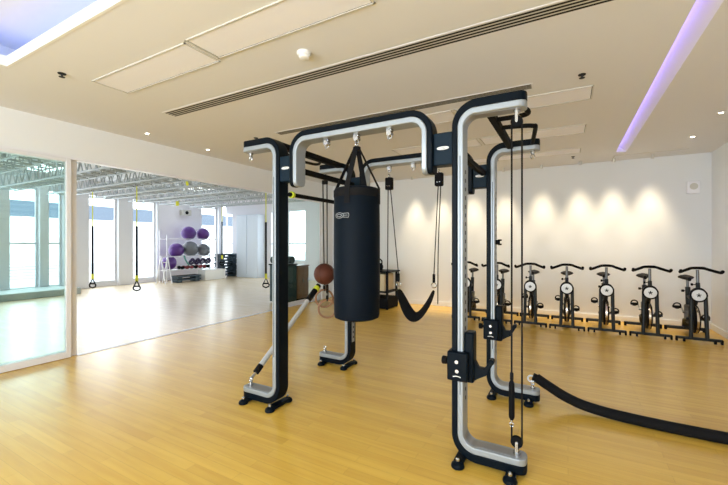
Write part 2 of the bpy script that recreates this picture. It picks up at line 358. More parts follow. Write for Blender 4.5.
def post(sg, y, lower):
    x0 = CX - sg * -HW if sg > 0 else CX - HW
    L, zb = .456, .024
    ol = c_outline(x0, sg, L, zb, TOP, .165)
    dk = [.056] * 5 + [.056 - .018 * i / 12 for i in range(13)] + [.038 + .018 * i / 12 for i in range(13)] + [.056] * 5
    dl = [d + .038 + (d - .038) * .25 for d in dk]
    dc = [d - .0005 for d in dl]; de = [d + .0015 for d in dl]
    p = MB().sweep(ol, 0, dk, y, HD).build('post', 'black', rig, .007)
    MB().sweep(ol, dk, dl, y, HD + .002).build('post_liner', 'silver', p, .006)
    ins = [o for o in ol]
    ch = MB().sweep(ins[3:16], dc[3:16], de[3:16], y, .036); ch.build('arm_channel', 'silverdark', p)
    ch = MB().sweep(ins[19:-3], dc[19:-3], de[19:-3], y, .036); ch.build('foot_channel', 'silverdark', p)
    xi = x0 + sg * .076
    slot_strip(xi + sg * .001, y, .014, .40, 27, p)
    if y == RY:
        st = MB().box(min(x0, x0 - sg * .003), max(x0, x0 - sg * .003), y - .028, y + .028, .30, 2.0).build('side_strip', 'silver', p)
        slot_strip(x0 - sg * .0045, y, .012, .34, 28, st)
    MB().box(min(xi - sg * .022, xi - sg * .017), max(xi - sg * .022, xi - sg * .017), y - HD - .0035, y - HD + .002, .45, 2.02).build('front_groove', 'slot', p)
    for u in (.055, L - .085):
        x = x0 + sg * u
        fb = MB().box(x - .03, x + .03, y - .11, y + .11, .008, .04)
        for s in (-1, 1): fb.lathe([(.041, 0), (.043, .012), (.038, .026), (.020, .038), (.012, .046)], (x, y + s * .115, 0), 18)
        f = fb.build('foot_bar', 'black', p, .005)
        for s in (-1, 1): MB().lathe([(.013, .044), (.013, .056), (.008, .062)], (x, y + s * .115, 0), 12).build('bolt', 'chrome', f)
    # swivel eyes under the arm tip and on the foot tip
    xe = x0 + sg * (L - .06)
    def eye(zz, d):
        e = MB().cyl((xe, y, zz), (xe, y, zz + d * .018), .022).cyl((xe, y, zz + d * .018), (xe, y, zz + d * .034), .013)
        e.torus((xe, y, zz + d * .054), .017, .006, (0, 1, 0), 20, 8)
        return e.build('swivel_eye', 'chrome', p)
    eye(TOP - .098, -1); eye(zb + .098, 1)
    return xe
eyes = {}
for sg, y in ((-1, FY), (1, FY), (1, RY), (-1, RY)): eyes[(sg, y)] = post(sg, y, None)

def u_outline(half, z0, zt, R, rr=.045):
    pts = []
    es = (0, .008, .02, .045); 
    for e in es: pts.append((CX - half, z0 + e, 1, 0, (HD - rr + math.sqrt(max(0, rr * rr - (rr - e) ** 2))) / HD))
    for i in range(13):
        a = PI / 2 * i / 12; pts.append((CX - half + R - R * math.cos(a), zt - R + R * math.sin(a), math.cos(a), -math.sin(a), 1))
    for i in range(13):
        a = PI / 2 * i / 12; pts.append((CX + half - R + R * math.sin(a), zt - R + R * math.cos(a), -math.sin(a), -math.cos(a), 1))
    for e in reversed(es): pts.append((CX + half, z0 + e, -1, 0, (HD - rr + math.sqrt(max(0, rr * rr - (rr - e) ** 2))) / HD))
    return pts
def logo_plate(parent, x, z, y):
    l = MB()
    n = 20
    for rx, rz, t in ((.040, .009, .003),):
        l.tube([(x + rx * math.cos(2 * PI * i / n), y, z + rz * math.sin(2 * PI * i / n)) for i in range(n)], t, 6, True)
    l.box(x - .034, x + .034, y - .0015, y + .0015, z - .0035, z + .0035)
    l.build('emblem', 'logo', parent)
def beam(y):
    ol = u_outline(.625, 1.92, TOP - .006, .17)
    dk = [.040] * 4 + [.040 + .006 * i / 12 for i in range(13)] + [.046 - .006 * i / 12 for i in range(13)] + [.040] * 4
    dl = [d + .037 + (d - .04) for d in dk]
    b = MB().sweep(ol, 0, dk, y - .02, HD).build('crossbeam', 'black', rig, .008)
    MB().sweep(ol, dk, dl, y - .02, HD + .002).build('beam_liner', 'silver', b, .006)
    for x in (-.28, 0, .28):
        zt = TOP - .006 - .089
        e = MB().box(CX + x - .022, CX + x + .022, y - .04, y, zt - .022, zt + .002).cyl((CX + x, y - .044, zt - .034), (CX + x, y + .004, zt - .034), .021)
        e.torus((CX + x, y - .02, zt - .058), .015, .0055, (0, 1, 0), 18, 8)
        e.build('hanging_eye', 'chrome', b, .002)
    for s in (-1, 1):
        a, c_ = sorted((CX + s * .62, CX + s * .757))
        pl = MB().box(a, c_, y - .05, y + .05, 1.975, 2.195).build('connector_plate', 'slate', rig, .008)
        logo_plate(pl, CX + s * .69, 2.088, y - .052)
beam(FY); beam(RY)
# bars running front to back
def rail(x, z, w, h): MB().beam((x, FY + .03, z), (x, RY - .03, z), w, h).build('side_rail', 'blackmatt', rig, .008)
rail(CX - .90, 2.345, .075, .055); rail(CX + .965, 2.335, .052, .05)
for s in (-1, 1):
    MB().beam((CX + s * .725, FY + .05, 2.11), (CX + s * .725, RY - .05, 2.11), .045, .05).build('lower_rail', 'blackmatt', rig, .008)
pb = MB().cyl((CX - .725, FY + .04, 1.875), (CX - .725, RY - .04, 1.875), .019).build('pull_up_bar', 'blackmatt', rig)
MB().cyl((CX - .725, FY + .062, 1.875), (CX - .725, FY + .09, 1.875), .03).build('end_collar', 'lime', pb)
def smooth(pts, n=6):
    # Catmull-Rom through the points
    P = [Vector(p) for p in pts]; P = [P[0] * 2 - P[1]] + P + [P[-1] * 2 - P[-2]]; out = []
    for i in range(1, len(P) - 2):
        for k in range(n):
            t = k / n; a, b, c_, d = P[i - 1:i + 3]
            out.append(0.5 * ((2 * b) + (c_ - a) * t + (2 * a - 5 * b + 4 * c_ - d) * t * t + (3 * b - a - 3 * c_ + d) * t ** 3))
    out.append(P[-2]); return out
xr = CX + .965
for pts in (((xr, 2.76, 2.328), (xr + .15, 2.76, 2.328), (xr + .22, 2.735, 2.328), (xr + .23, 2.67, 2.328), (xr + .20, 2.56, 2.328)),
            ((xr, 2.97, 2.328), (xr + .155, 3.0, 2.328), (xr + .235, 3.04, 2.328), (xr + .247, 3.10, 2.328), (xr + .19, 3.56, 2.328))):
    MB().tube(smooth(pts), .017, 12).build('pull_up_grip', 'blackmatt', rig)
xl = CX - .90
MB().tube(smooth(((xl + .03, 2.62, 2.30), (xl + .05, 2.72, 2.25), (xl + .05, 3.0, 2.25), (xl + .04, 3.14, 2.27), (xl + .01, 3.22, 2.31))), .014, 12).build('pull_up_grip', 'blackmatt', rig)
# sliding carriages with hooked arms on the right posts
def carriage(y, dz):
    x0 = CX + HW
    cr = MB().box(x0 - .022, x0 + .112, y - .10, y + .085, .545 + dz, .735 + dz).build('carriage', 'black', rig, .010)
    MB().box(x0 + .079, x0 + .140, y - .05, y + .05, .53 + dz, .86 + dz).build('sleeve', 'black', cr, .012)
    MB().lathe([(.012, 0), (.012, .02), (.026, .022), (.028, .05), (.02, .055)], (x0 - .022, y - .02, .65 + dz), 16, (-1, 0, 0)).build('knob', 'blackmatt', cr)
    for xx, zz in ((x0 + .045, .675), (x0 + .047, .615)): MB().cyl((xx, y - .112, zz + dz), (xx, y - .098, zz + dz), .012).build('pin', 'chrome', cr)
    bl = MB().tube([(x0 + .02 + .05 * i / 6, y - .102, .575 + dz + .006 * math.sin(PI * i / 6)) for i in range(7)], .003, 6).build('mark', 'logo', cr)
    m = MB(); poly = ((.13, .70), (.165, .632), (.20, .630), (.238, .688), (.255, .664), (.212, .585), (.175, .565), (.13, .535))
    m._skin([m._ring([(x0 + a, yy, b + dz) for a, b in poly]) for yy in (y - .022, y + .022)])
    m.cyl((x0 + .245, y - .03, .678 + dz), (x0 + .245, y + .03, .678 + dz), .018)
    m.build('hook_arm', 'black', cr, .004)
carriage(FY, 0); carriage(RY, -.005)
xi = CX + HW + .076
MB().box(xi, xi + .035, RY - .02, RY + .02, 1.43, 1.475).box(xi + .02, xi + .05, RY - .02, RY + .02, 1.425, 1.44).box(xi + .02, xi + .05, RY - .02, RY + .02, 1.465, 1.48).build('pin_clip', 'blackmatt', rig, .003)

# ------------------------------------------------------------------ things on the rig
# punch bag
bz0, bz1, br = .865, 1.87, .176
bag = root('punching_bag', (CX, FY - .02, 1.3), 'black cylindrical punching bag hanging from the front beam of the frame', 'punching bag')
MB().lathe([(.02, bz0), (br - .03, bz0 + .001), (br - .006, bz0 + .012), (br, bz0 + .035), (br + .004, bz0 + .3), (br + .003, bz1 - .3), (br, bz1 - .03), (br - .01, bz1 - .006), (br - .03, bz1), (.02, bz1 + .001)], (CX, FY - .02, 0), 48).build('body', 'bag', bag)
MB().lathe([(br + .001, bz1 - .075), (br + .004, bz1 - .07), (br + .004, bz1 - .022), (br - .001, bz1 - .016)], (CX, FY - .02, 0), 48).build('top_band', 'strap', bag)
ztop = 2.178
for a in (0, .5, 1, 1.5):
    a = a * PI + .12
    dx, dy = math.cos(a), math.sin(a)
    pts = [(CX + dx * (br + .006), FY - .02 + dy * (br + .006), bz1 - .13), (CX + dx * (br + .006), FY - .02 + dy * (br + .006), bz1 - .01), (CX + dx * .09, FY - .02 + dy * .09, bz1 + .17), (CX + dx * .02, FY - .02 + dy * .02, ztop)]
    MB().ribbon(pts, [.042, .042, .042, .035], .005, (-dy, dx, 0)).build('hanging_strap', 'strap', bag)
MB().cyl((CX, FY - .02, ztop - .02), (CX, FY - .02, ztop + .012), .03).build('strap_cap', 'blackmatt', bag, .004)
MB().torus((CX, FY - .02, ztop + .030), .020, .006, (1, 0, 0), 20, 8).build('hook', 'chrome', bag)
lg = MB()
def onbag(u, z): a = math.atan2(-.985, -.174) + u / br; return (CX + math.cos(a) * (br + .004), FY - .02 + math.sin(a) * (br + .004), z)
n = 24
lg.tube([onbag(-.02 + .042 * math.cos(2 * PI * i / n), 1.65 + .02 * math.sin(2 * PI * i / n)) for i in range(n)], .0018, 6, True)
lg.tube([onbag(-.02 + .026 * math.cos(2 * PI * i / n), 1.65 + .009 * math.sin(2 * PI * i / n)) for i in range(n)], .002, 6, True)
for a, b in (((.01, 1.663), (.062, 1.666)), ((.062, 1.666), (.066, 1.65)), ((.066, 1.65), (.062, 1.634)), ((.062, 1.634), (.01, 1.637)), ((.016, 1.65), (.055, 1.65))):
    lg.tube([onbag(a[0] + (b[0] - a[0]) * i / 4, a[1] + (b[1] - a[1]) * i / 4) for i in range(5)], .0018, 6)
lg.build('emblem', 'logogrey', bag)

# cable pulley on the nearest post
ex = eyes[(1, FY)]
cp = root('cable_pulley', (ex, FY, 1.2), 'pulley and resistance cable strung between the arm and foot of the nearest post', 'cable pulley')
for zc, zeye, d in ((2.208, 2.20, 1), (.2, .18, -1)):
    w = MB().lathe([(.006, -.014), (.034, -.014), (.036, -.010), (.028, 0), (.036, .010), (.034, .014), (.006, .014)], (ex, FY, zc), 28, (0, 1, 0)).build('pulley_wheel', 'blackmatt', cp)
    MB().cyl((ex, FY - .018, zc), (ex, FY + .018, zc), .007).build('axle', 'chrome', w)
    MB().box(ex - .008, ex + .008, FY - .021, FY - .016, min(zc, zc + d * .055), max(zc, zc + d * .055)).box(ex - .008, ex + .008, FY + .016, FY + .021, min(zc, zc + d * .055), max(zc, zc + d * .055)).box(ex - .008, ex + .008, FY - .021, FY + .021, min(zc + d * .055, zc + d * .061), max(zc + d * .055, zc + d * .061)).build('shackle', 'chrome', cp)
r = .030
MB().tube([(ex - r, FY, .60), (ex - r, FY, 2.208)] + [(ex - r * math.cos(PI * i / 8), FY, 2.208 + r * math.sin(PI * i / 8)) for i in range(1, 8)] + [(ex + r, FY, 2.208), (ex + r, FY, .2)] + [(ex + r * math.cos(PI * i / 8), FY, .2 - r * math.sin(PI * i / 8)) for i in range(1, 8)] + [(ex - r, FY, .2), (ex - r, FY, .30)], .0055, 8).build('cable', 'cable', cp)
MB().lathe([(.009, .33), (.017, .345), (.018, .36), (.018, .55), (.016, .565), (.009, .58)], (ex - r, FY, 0), 16).build('cable_stop', 'blackmatt', cp)
MB().lathe([(.008, .58), (.011, .585), (.011, .625), (.006, .632)], (ex - r, FY, 0), 12).build('end_fitting', 'cable', cp)
MB().torus((ex - r, FY, .30), .012, .004, (0, 1, 0), 16, 8).lathe([(.008, .31), (.008, .332)], (ex - r, FY, 0), 10).build('clip', 'chrome', cp)

# belt sling hanging from the rear beam
sl = root('suspension_sling', (CX, RY - .02, 1.2), 'black fabric belt sling hanging on cords from the rear beam of the frame', 'suspension sling')
ys = RY - .02
seatL, seatR = (-1.60, ys, .95), (-1.185, ys, .965)
pts = smooth(((-1.60, ys, .945), (-1.555, ys, .84), (-1.49, ys, .72), (-1.425, ys, .665), (-1.35, ys, .70), (-1.26, ys, .83), (-1.205, ys, .955)), 6)
sd_ = []
for i in range(len(pts)):
    dd = (pts[min(i + 1, len(pts) - 1)] - pts[max(i - 1, 0)]).normalized(); sd_.append(Vector((-dd.z * .62, .78, dd.x * .62)))
MB().ribbon(pts, [.03 + .10 * math.sin(PI * i / (len(pts) - 1)) ** .55 for i in range(len(pts))], .014, sd_).build('belt', 'strap', sl, .003)
for x, sx, sz in ((CX - .28, -1.60, .955), (CX + .28, -1.205, .965)):
    b = MB().box(x - .042, x + .042, ys - .03, ys + .03, 2.025, 2.16).build('pulley_block', 'blackmatt', sl, .012)
    for q in (-.012, .012): MB().cyl((x + q, ys - .032, 2.065), (x + q, ys - .029, 2.065), .005).build('rivet', 'chrome', b)
    MB().torus((x, ys, 2.178), .02, .006, (1, 0, 0), 18, 8).build('hook', 'chrome', sl)
    MB().tube([(x + (.016 if x < CX else -.010), ys, 2.025), (sx, ys, sz + .15)], .0055, 8).build('cord', 'cable', sl)
    q = .022
    MB().tube(smooth(((x - .016 if x < CX else x + .016, ys + .004, 2.025), (x - .02 if x < CX else x - .01, ys + .004, 1.4), (x - .026 if x < CX else x - .015, ys + .004, .82)), 6), .0055, 8).build('loose_cord', 'cable', sl)
    MB().cyl((sx, ys, sz + .075), (sx, ys, sz + .16), .014).build('cord_lock', 'blackmatt', sl, .003)
    MB().torus((sx, ys, sz + .045), .026, .0055, (0, 1, 0), 20, 8).build('clip', 'chrome', sl)

# gymnastic rings on straps from the rear left arm
ex = eyes[(-1, RY)]
for k, (dr, df, zc, lab) in enumerate(((-.012, .05, .765, 'wooden gymnastic ring on a black strap, the higher of the two'), (.032, -.05, .655, 'wooden gymnastic ring on a black strap, the lower of the two'))):
    x = ex + dr * .85 - df * .5; y = RY + dr * .5 + df * .85
    rg = root('gymnastic_ring', (x, y, 1.2), lab, 'gymnastic ring', 'gymnastic rings')
    MB().torus((x, y, zc), .105, .0125, (-.5, .85, 0), 48, 12).build('ring', 'woodring', rg)
    MB().ribbon([(ex + (.03 if k else -.03), RY, 2.16), (x, y, zc + .2)], .014, .004, (.85, .5, 0)).build('strap', 'cable', rg)
    MB().box(x - .014, x + .014, y - .012, y + .012, zc + .09, zc + .29).build('strap_sleeve', 'blackmatt', rg, .004)
    MB().box(x - .012, x + .012, y - .016, y - .010, zc + .16, zc + .19).build('buckle', 'chrome', rg)
hg = root('strap_hanger', (ex, RY, 2.18), 'black twin strap hanger under the rear left arm tip', 'strap hanger')
MB().box(ex - .034, ex + .034, RY - .02, RY + .02, 2.155, 2.205).build('block', 'blackmatt', hg, .006)

# medicine ball and the pivoting bar below it
bc = Vector((ex + .045, RY - .075, 1.075))
ballo = MB().sphere((0, 0, 0), .126, 40)
for ax in ((1, 0, 0), (0, 1, .3)): pass
ballo = ballo.build('body', 'ball', None)
bo = root('medicine_ball', bc, 'brown rubber medicine ball at the upper end of the slanting silver bar', 'ball')
ballo.parent = bo
sm = MB().torus((0, 0, 0), .1262, .0012, (1, .2, .1), 48, 6).torus((0, 0, 0), .1262, .0012, (.1, 1, .2), 48, 6).build('seam', 'blackmatt', None); sm.parent = bo
ea = eyes[(-1, FY)]
b0 = Vector((ea, FY, .18)); b1 = Vector((ex + .01, RY - .14, .945))
d = (b1 - b0); 
bar = root('pivot_bar', b0, 'slanting silver torsion bar pivoted on the front left foot with a lime banded grip', 'torsion bar')
P = lambda t: tuple(b0 + d * t)
MB().cyl(P(.10), P(.80), .026).build('tube', 'tube', bar)
MB().cyl(P(.80), P(.935), .033).build('grip', 'blackmatt', bar, .004)
MB().cyl(P(.935), P(.972), .036).build('band', 'lime', bar, .003)
MB().cyl(P(.972), P(1.0), .030).build('end_cap', 'blackmatt', bar, .004)
MB().cyl(P(.055), P(.12), .03).build('collar', 'blackmatt', bar, .004)
MB().cyl(P(.005), P(.06), .014).sphere(P(.005), .018, 14).build('swivel', 'chrome', bar)

# thick battle rope running off the rear right foot
ec = eyes[(1, RY)]
rp = root('battle_rope', (ec, RY, .2), 'thick black sheathed battle rope tied to the rear right foot and trailing over the floor', 'rope')
pts = smooth(((ec + .03, RY, .225), (ec + .12, RY - .005, .175), (ec + .27, RY - .012, .10), (ec + .45, RY - .03, .055), (ec + .75, RY - .075, .044), (ec + 1.25, RY - .10, .044), (ec + 1.9, RY - .06, .044), (ec + 2.2, RY + .02, .044)), 8)
MB().tube(pts, .042, 16).build('sheath', 'strap', rp)
MB().tube([(ec + .0, RY, .232), (ec + .04, RY, .218)], .034, 14).build('end_wrap', 'blackmatt', rp, .006)
MB().torus((ec - .012, RY, .208), .028, .007, (0, 1, 0), 20, 8).build('tie_loop', 'logo', rp)

# ------------------------------------------------------------------ spin bikes
def bike():
    o = root('spin_bike', (0, 0, 0), '', 'exercise bike', 'spin bikes along the back wall')
    # inverted U front fork
    n = 14; hw = .078
    U = [(-hw - .012, .02, .06), (-hw - .004, .03, .35)] + [(hw * math.cos(PI - PI * i / n), .055, 0.675 + .098 * math.sin(PI * i / n)) for i in range(n + 1)] + [(hw + .004, .03, .35), (hw + .012, .02, .06)]
    fk = MB().tube(smooth(U, 3), .025, 12).build('fork', 'bike', o)
    MB().lathe([(.012, 0), (.080, .002), (.088, .008), (.088, .04), (.05, .042)], (0, .026, .685), 32, (0, 1, 0)).build('badge_disc', 'dial', fk)
    star = MB()
    for i in range(5):
        a = 2 * PI * i / 5 + PI / 2; star.beam((0, .025, .685), (.028 * math.cos(a), .025, .685 + .028 * math.sin(a)), .012, .004, (0, 1, 0))
    star.build('badge_star', 'grey', fk)
    MB().torus((0, .034, .685), .090, .012, (0, 1, 0), 32, 8).build('badge_rim', 'blackmatt', fk)
    fw = MB().lathe([(.02, -.04), (.17, -.04), (.205, -.028), (.205, .028), (.17, .04), (.02, .04)], (0, .26, .30), 40, (1, 0, 0)).build('flywheel', 'blackmatt', o)
    MB().lathe([(.195, -.013), (.216, -.013), (.216, .013), (.195, .013)], (0, .26, .30), 40, (1, 0, 0)).build('flywheel_rim', 'fly', fw)
    fr = MB().tube(smooth(((0, .07, .76), (0, .16, .62), (0, .40, .40), (0, .78, .12)), 5), .032, 12)
    fr.tube([(0, .10, .74), (0, .50, .58), (0, .62, .60)], .024, 10).tube([(0, .66, .74), (0, .60, .40), (0, .56, .20)], .034, 12)
    fr.tube([(-.08, .27, .30), (-.07, .55, .24), (-.03, .80, .10)], .018, 10).tube([(.08, .27, .30), (.07, .55, .24), (.03, .80, .10)], .018, 10)
    fr.build('frame', 'bike', o)
    MB().box(-.05, .05, .34, .66, .19, .47).build('chain_guard', 'bike', o, .02)
    hp = MB().cyl((0, .065, .74), (0, .09, .86), .026).build('head_tube', 'bike', o)
    MB().cyl((0, .09, .86), (0, .105, 1.05), .019).build('head_post', 'steel', hp)
    MB().lathe([(.006, 0), (.006, .03), (.018, .032), (.018, .055)], (-.024, .085, .835), 12, (-1, 0, 0)).build('knob', 'blackmatt', hp)
    hb_ = MB().tube(smooth(((-.224, -.10, 1.048), (-.222, -.06, 1.028), (-.210, -.01, 1.022), (-.12, .06, 1.055), (-.06, .09, 1.075), (.06, .09, 1.075), (.12, .06, 1.055), (.210, -.01, 1.025), (.222, -.06, 1.028), (.224, -.10, 1.048)), 5), .0205, 12)
    hb_.tube(smooth(((-.09, .07, 1.065), (-.05, .0, 1.085), (0, -.02, 1.088), (.05, .0, 1.085), (.09, .07, 1.065)), 5), .016, 10)
    hb_.build('handlebar', 'blackmatt', o)
    MB().cyl((0, .66, .73), (0, .675, .86), .018).build('seat_post', 'steel', o)
    MB().lathe([(.006, 0), (.006, .03), (.02, .032), (.02, .06)], (-.02, .655, .68), 12, (-1, -.3, 0)).build('knob', 'blackmatt', o)
    st = MB(); rings = []
    for t, wd in ((0, .022), (.05, .028), (.12, .04), (.18, .085), (.24, .105), (.28, .09), (.30, .05)):
        y = .54 + t; z = .875 + .02 * (t / .3) ** 2
        rings.append(st._ring([(wd * math.cos(2 * PI * j / 14), y, z + .032 * math.sin(2 * PI * j / 14)) for j in range(14)]))
    st._skin(rings); st.build('seat', 'bikeseat', o)
    ck = MB().cyl((-.09, .50, .36), (.09, .50, .36), .018)
    ck.beam((-.085, .50, .36), (-.085, .64, .42), .016, .028).beam((.085, .50, .36), (.085, .36, .30), .016, .028)
    ck.build('crank', 'chrome', o)
    for x, y, z in ((-.14, .64, .42), (.14, .36, .30)):
        p = MB().box(x - .05, x + .05, y - .045, y + .045, z - .016, z + .016).torus((x, y - .03, z + .02), .045, .011, (0, 1, .2), 18, 6)
        p.build('pedal', 'blackmatt', o, .003)
    s1 = MB().beam((-.25, .03, .055), (.25, .03, .055), .055, .04).build('front_stabilizer', 'bike', o, .012)
    for e in (-1, 1): MB().beam((e * .262, .03, .037), (e * .235, .03, .037), .06, .07).build('end_cap', 'blackmatt', s1, .01)
    for x in (-.17, .17): MB().cyl((x - .012, -.002, .032), (x + .012, -.002, .032), .028).build('transport_wheel', 'blackmatt', s1)
    s2 = MB().beam((-.24, .86, .05), (.24, .86, .05), .06, .05).build('rear_stabilizer', 'bike', o, .012)
    for e in (-1, 1): MB().beam((e * .262, .86, .037), (e * .225, .86, .037), .06, .07).build('end_cap', 'blackmatt', s2, .01)
    MB().box(-.03, .03, .76, .87, .06, .12).build('rear_bracket', 'bike', o, .01)
    return o
b0_ = bike()
places = ('nearest the right wall, first from the corner', 'second from the right wall', 'third from the right wall', 'fourth from the right wall, mid row', 'fifth from the right wall, behind the cable', 'sixth from the right wall, behind the rear right post', 'seventh from the right wall, last on the left')
for i, pl in enumerate(places):
    o = b0_ if i == 0 else clone(b0_)
    o.location = (1.655 - .5575 * i, 6.98 + random.uniform(-.02, .02), 0); o.rotation_euler = (0, 0, random.uniform(-.03, .03))
    o['label'] = 'spin bike with round silver badge, ' + pl

# ------------------------------------------------------------------ rack by the back wall behind the bag
x0, x1, y0, y1 = -4.75, -3.38, 7.15, 7.7
rk = root('equipment_rack', ((x0 + x1) / 2, 7.42, 0), 'low black steel equipment rack against the back wall behind the bag', 'rack')
MB().box(x0, x1, y0, y1, .02, .24).build('base', 'blackmatt', rk, .008)
MB().box(x0 - .05, x1 + .05, y0, y1, .80, .83).build('top_shelf', 'black', rk, .005)
MB().box(x0, x1, y0, y1, .36, .39).build('lower_shelf', 'black', rk, .005)
for x in (x0 + .03, x1 - .03):
    for y in (y0 + .03, y1 - .03): MB().box(x - .022, x + .022, y - .022, y + .022, 0, .80).build('leg', 'black', rk, .004)
for k, x in enumerate((-4.28, -3.72)):
    bx = root('plyo_box', (x, 7.42, .39), ('beige wooden box on the rack shelf half hidden by the bag', 'beige wooden box at the right end of the rack shelf')[k], 'box', 'boxes on the rack')
    MB().box(x - .24, x + .24, 7.2, 7.66, .39, .76).build('body', 'beige', bx, .006)
    MB().box(x - .06, x + .06, 7.192, 7.2, .60, .64).build('hand_slot', 'slot', bx)
kb = root('kettlebell', (-3.72, 7.4, .83), 'black kettlebell standing on top of the rack', 'kettlebell')
MB().lathe([(.05, 0), (.08, .01), (.10, .06), (.095, .11), (.06, .155), (.02, .165)], (-3.72, 7.4, .83), 24).build('bell', 'black', kb)
MB().tube(smooth(((-3.79, 7.4, .95), (-3.795, 7.4, 1.03), (-3.75, 7.4, 1.075), (-3.69, 7.4, 1.075), (-3.645, 7.4, 1.03), (-3.65, 7.4, .95)), 5), .016, 10).build('handle', 'black', kb)

# wall speaker
sp = root('wall_speaker', (1.86, YB - .05, 2.39), 'small cream wall speaker high on the back wall near the right corner', 'speaker')
MB().box(1.775, 1.945, YB - .06, YB, 2.28, 2.49).build('case', 'panel', sp, .01)
MB().lathe([(.055, 0), (.055, .004), (.045, .006)], (1.86, YB - .066, 2.40), 24, (0, 1, 0)).build('grille', 'diff', sp)

# ------------------------------------------------------------------ ceiling fittings
def diffuser(x0, x1, y0, y1, n, lab):
    o = root('air_diffuser', ((x0 + x1) / 2, (y0 + y1) / 2, ZC), lab, 'air vent', 'linear air diffusers in the ceiling')
    MB().box(x0, x1, y0, y0 + .014, ZC - .0038, ZC).box(x0, x1, y1 - .014, y1, ZC - .0038, ZC).box(x0, x0 + .014, y0 + .014, y1 - .014, ZC - .0038, ZC).box(x1 - .014, x1, y0 + .014, y1 - .014, ZC - .0038, ZC).build('frame', 'ceil', o)
    MB().box(x0 + .01, x1 - .01, y0 + .01, y1 - .01, ZC - .003, ZC).build('face', 'diff', o)
    pitch = (y1 - y0 - .028) / n
    for i in range(n):
        a = y0 + .014 + i * pitch
        MB().box(x0 + .02, x1 - .02, a + pitch * .26, a + pitch * .76, ZC - .0045, ZC - .002).build('slot', 'grey', o)
diffuser(-4.12, 1.6, 2.60, 2.775, 4, 'long grey slotted air diffuser across the ceiling in front of the frame')
diffuser(-3.53, -.29, 3.82, 3.96, 4, 'shorter grey slotted air diffuser above the back of the training frame')
rows = (('in the front row, left end', -3.89, -2.53, 1.77, 2.10), ('in the front row beside the smoke detector', -2.50, -1.06, 1.75, 2.06),
        ('in the second row, left', -2.52, -1.16, 4.15, 4.53), ('in the second row, right, above the rear posts', -1.13, .22, 4.15, 4.53),
        ('in the third row, left', -2.52, -1.16, 5.46, 5.88), ('in the third row, right', -1.13, .21, 5.46, 5.88),
        ('in the rear row, left', -2.52, -1.16, 6.80, 7.15), ('in the rear row, right, nearest the back wall', -1.13, .19, 6.80, 7.15))
for lab, a, b, c_, d_ in rows:
    o = root('ceiling_panel', ((a + b) / 2, (c_ + d_) / 2, ZC), 'flush rectangular ceiling panel ' + lab, 'ceiling panel', 'flush ceiling panels')
    MB().box(a, b, c_, c_ + .012, ZC - .008, ZC).box(a, b, d_ - .012, d_, ZC - .008, ZC).box(a, a + .012, c_, d_, ZC - .008, ZC).box(b - .012, b, c_, d_, ZC - .008, ZC).build('frame', 'diff', o)
    MB().box(a + .018, b - .018, c_ + .018, d_ - .018, ZC - .004, ZC).build('infill', 'panel', o)
    MB().box(a + .012, b - .012, c_ + .012, d_ - .012, ZC - .0015, ZC).build('shadow_gap', 'grey', o)
struct('trim_4', MB().box(.70, 1.7, 7.69, 7.715, ZC - .006, ZC).box(.70, .715, 7.69, YB, ZC - .006, ZC), 'diff')
sd = root('smoke_detector', (-1.835, 2.327, ZC), 'round white smoke detector between the ceiling panels and the long diffuser', 'smoke detector')
MB().lathe([(.055, 0), (.055, -.018), (.048, -.028)], (-1.835, 2.327, ZC), 28).build('base', 'white', sd)
MB().lathe([(.042, -.028), (.040, -.046), (.025, -.054), (.004, -.055)], (-1.835, 2.327, ZC), 28).build('sensor', 'white', sd)
for x, y, lab in ((-3.954, 1.567, 'small dark ceiling sprinkler beside the blue-lit recess'), (.11, 3.843, 'small dark ceiling sprinkler right of the shorter diffuser'), (.077, 7.43, 'small dark ceiling sprinkler near the back wall'), (-3.94, 3.89, 'small dark ceiling sprinkler above the front left arm of the frame')):
    o = root('sprinkler', (x, y, ZC), lab, 'sprinkler', 'ceiling sprinklers')
    MB().lathe([(.032, 0), (.03, -.006), (.012, -.008)], (x, y, ZC), 18).build('rosette', 'grey', o)
    MB().lathe([(.008, -.006), (.008, -.025), (.024, -.030), (.024, -.033), (.006, -.036)], (x, y, ZC), 14).build('deflector', 'slot', o)
def spot(parent, loc, rot, power, angle, blend, color=(1, .84, .62), size=.03):
    l = bpy.data.lights.new('lamp', 'SPOT'); l.energy = power; l.spot_size = angle; l.spot_blend = blend; l.color = color; l.shadow_soft_size = size
    o = bpy.data.objects.new('lamp_light', l); COL.objects.link(o); o.parent = parent; o.location = Vector(loc) - parent.location; o.rotation_euler = rot
for x, y, lab in ((-5.09, 3.0, 'small recessed downlight near the left header, nearer the window side'), (-5.12, 4.0, 'small recessed downlight near the left header, nearer the frame'), (1.555, 5.75, 'bright recessed downlight by the right wall, nearer the viewer'), (1.555, 6.86, 'bright recessed downlight by the right wall, nearer the back wall')):
    o = root('downlight', (x, y, ZC), lab, 'downlight', 'recessed downlights')
    MB().lathe([(.040, 0), (.040, -.005), (.024, -.006), (.022, -.001)], (x, y, ZC), 24).build('trim_ring', 'white', o)
    MB().lathe([(.002, -.004), (.021, -.004), (.021, -.001)], (x, y, ZC), 20).build('bulb', 'lamp', o)
    spot(o, (x, y, ZC - .02), (0, 0, 0), 22, 1.6, .8)
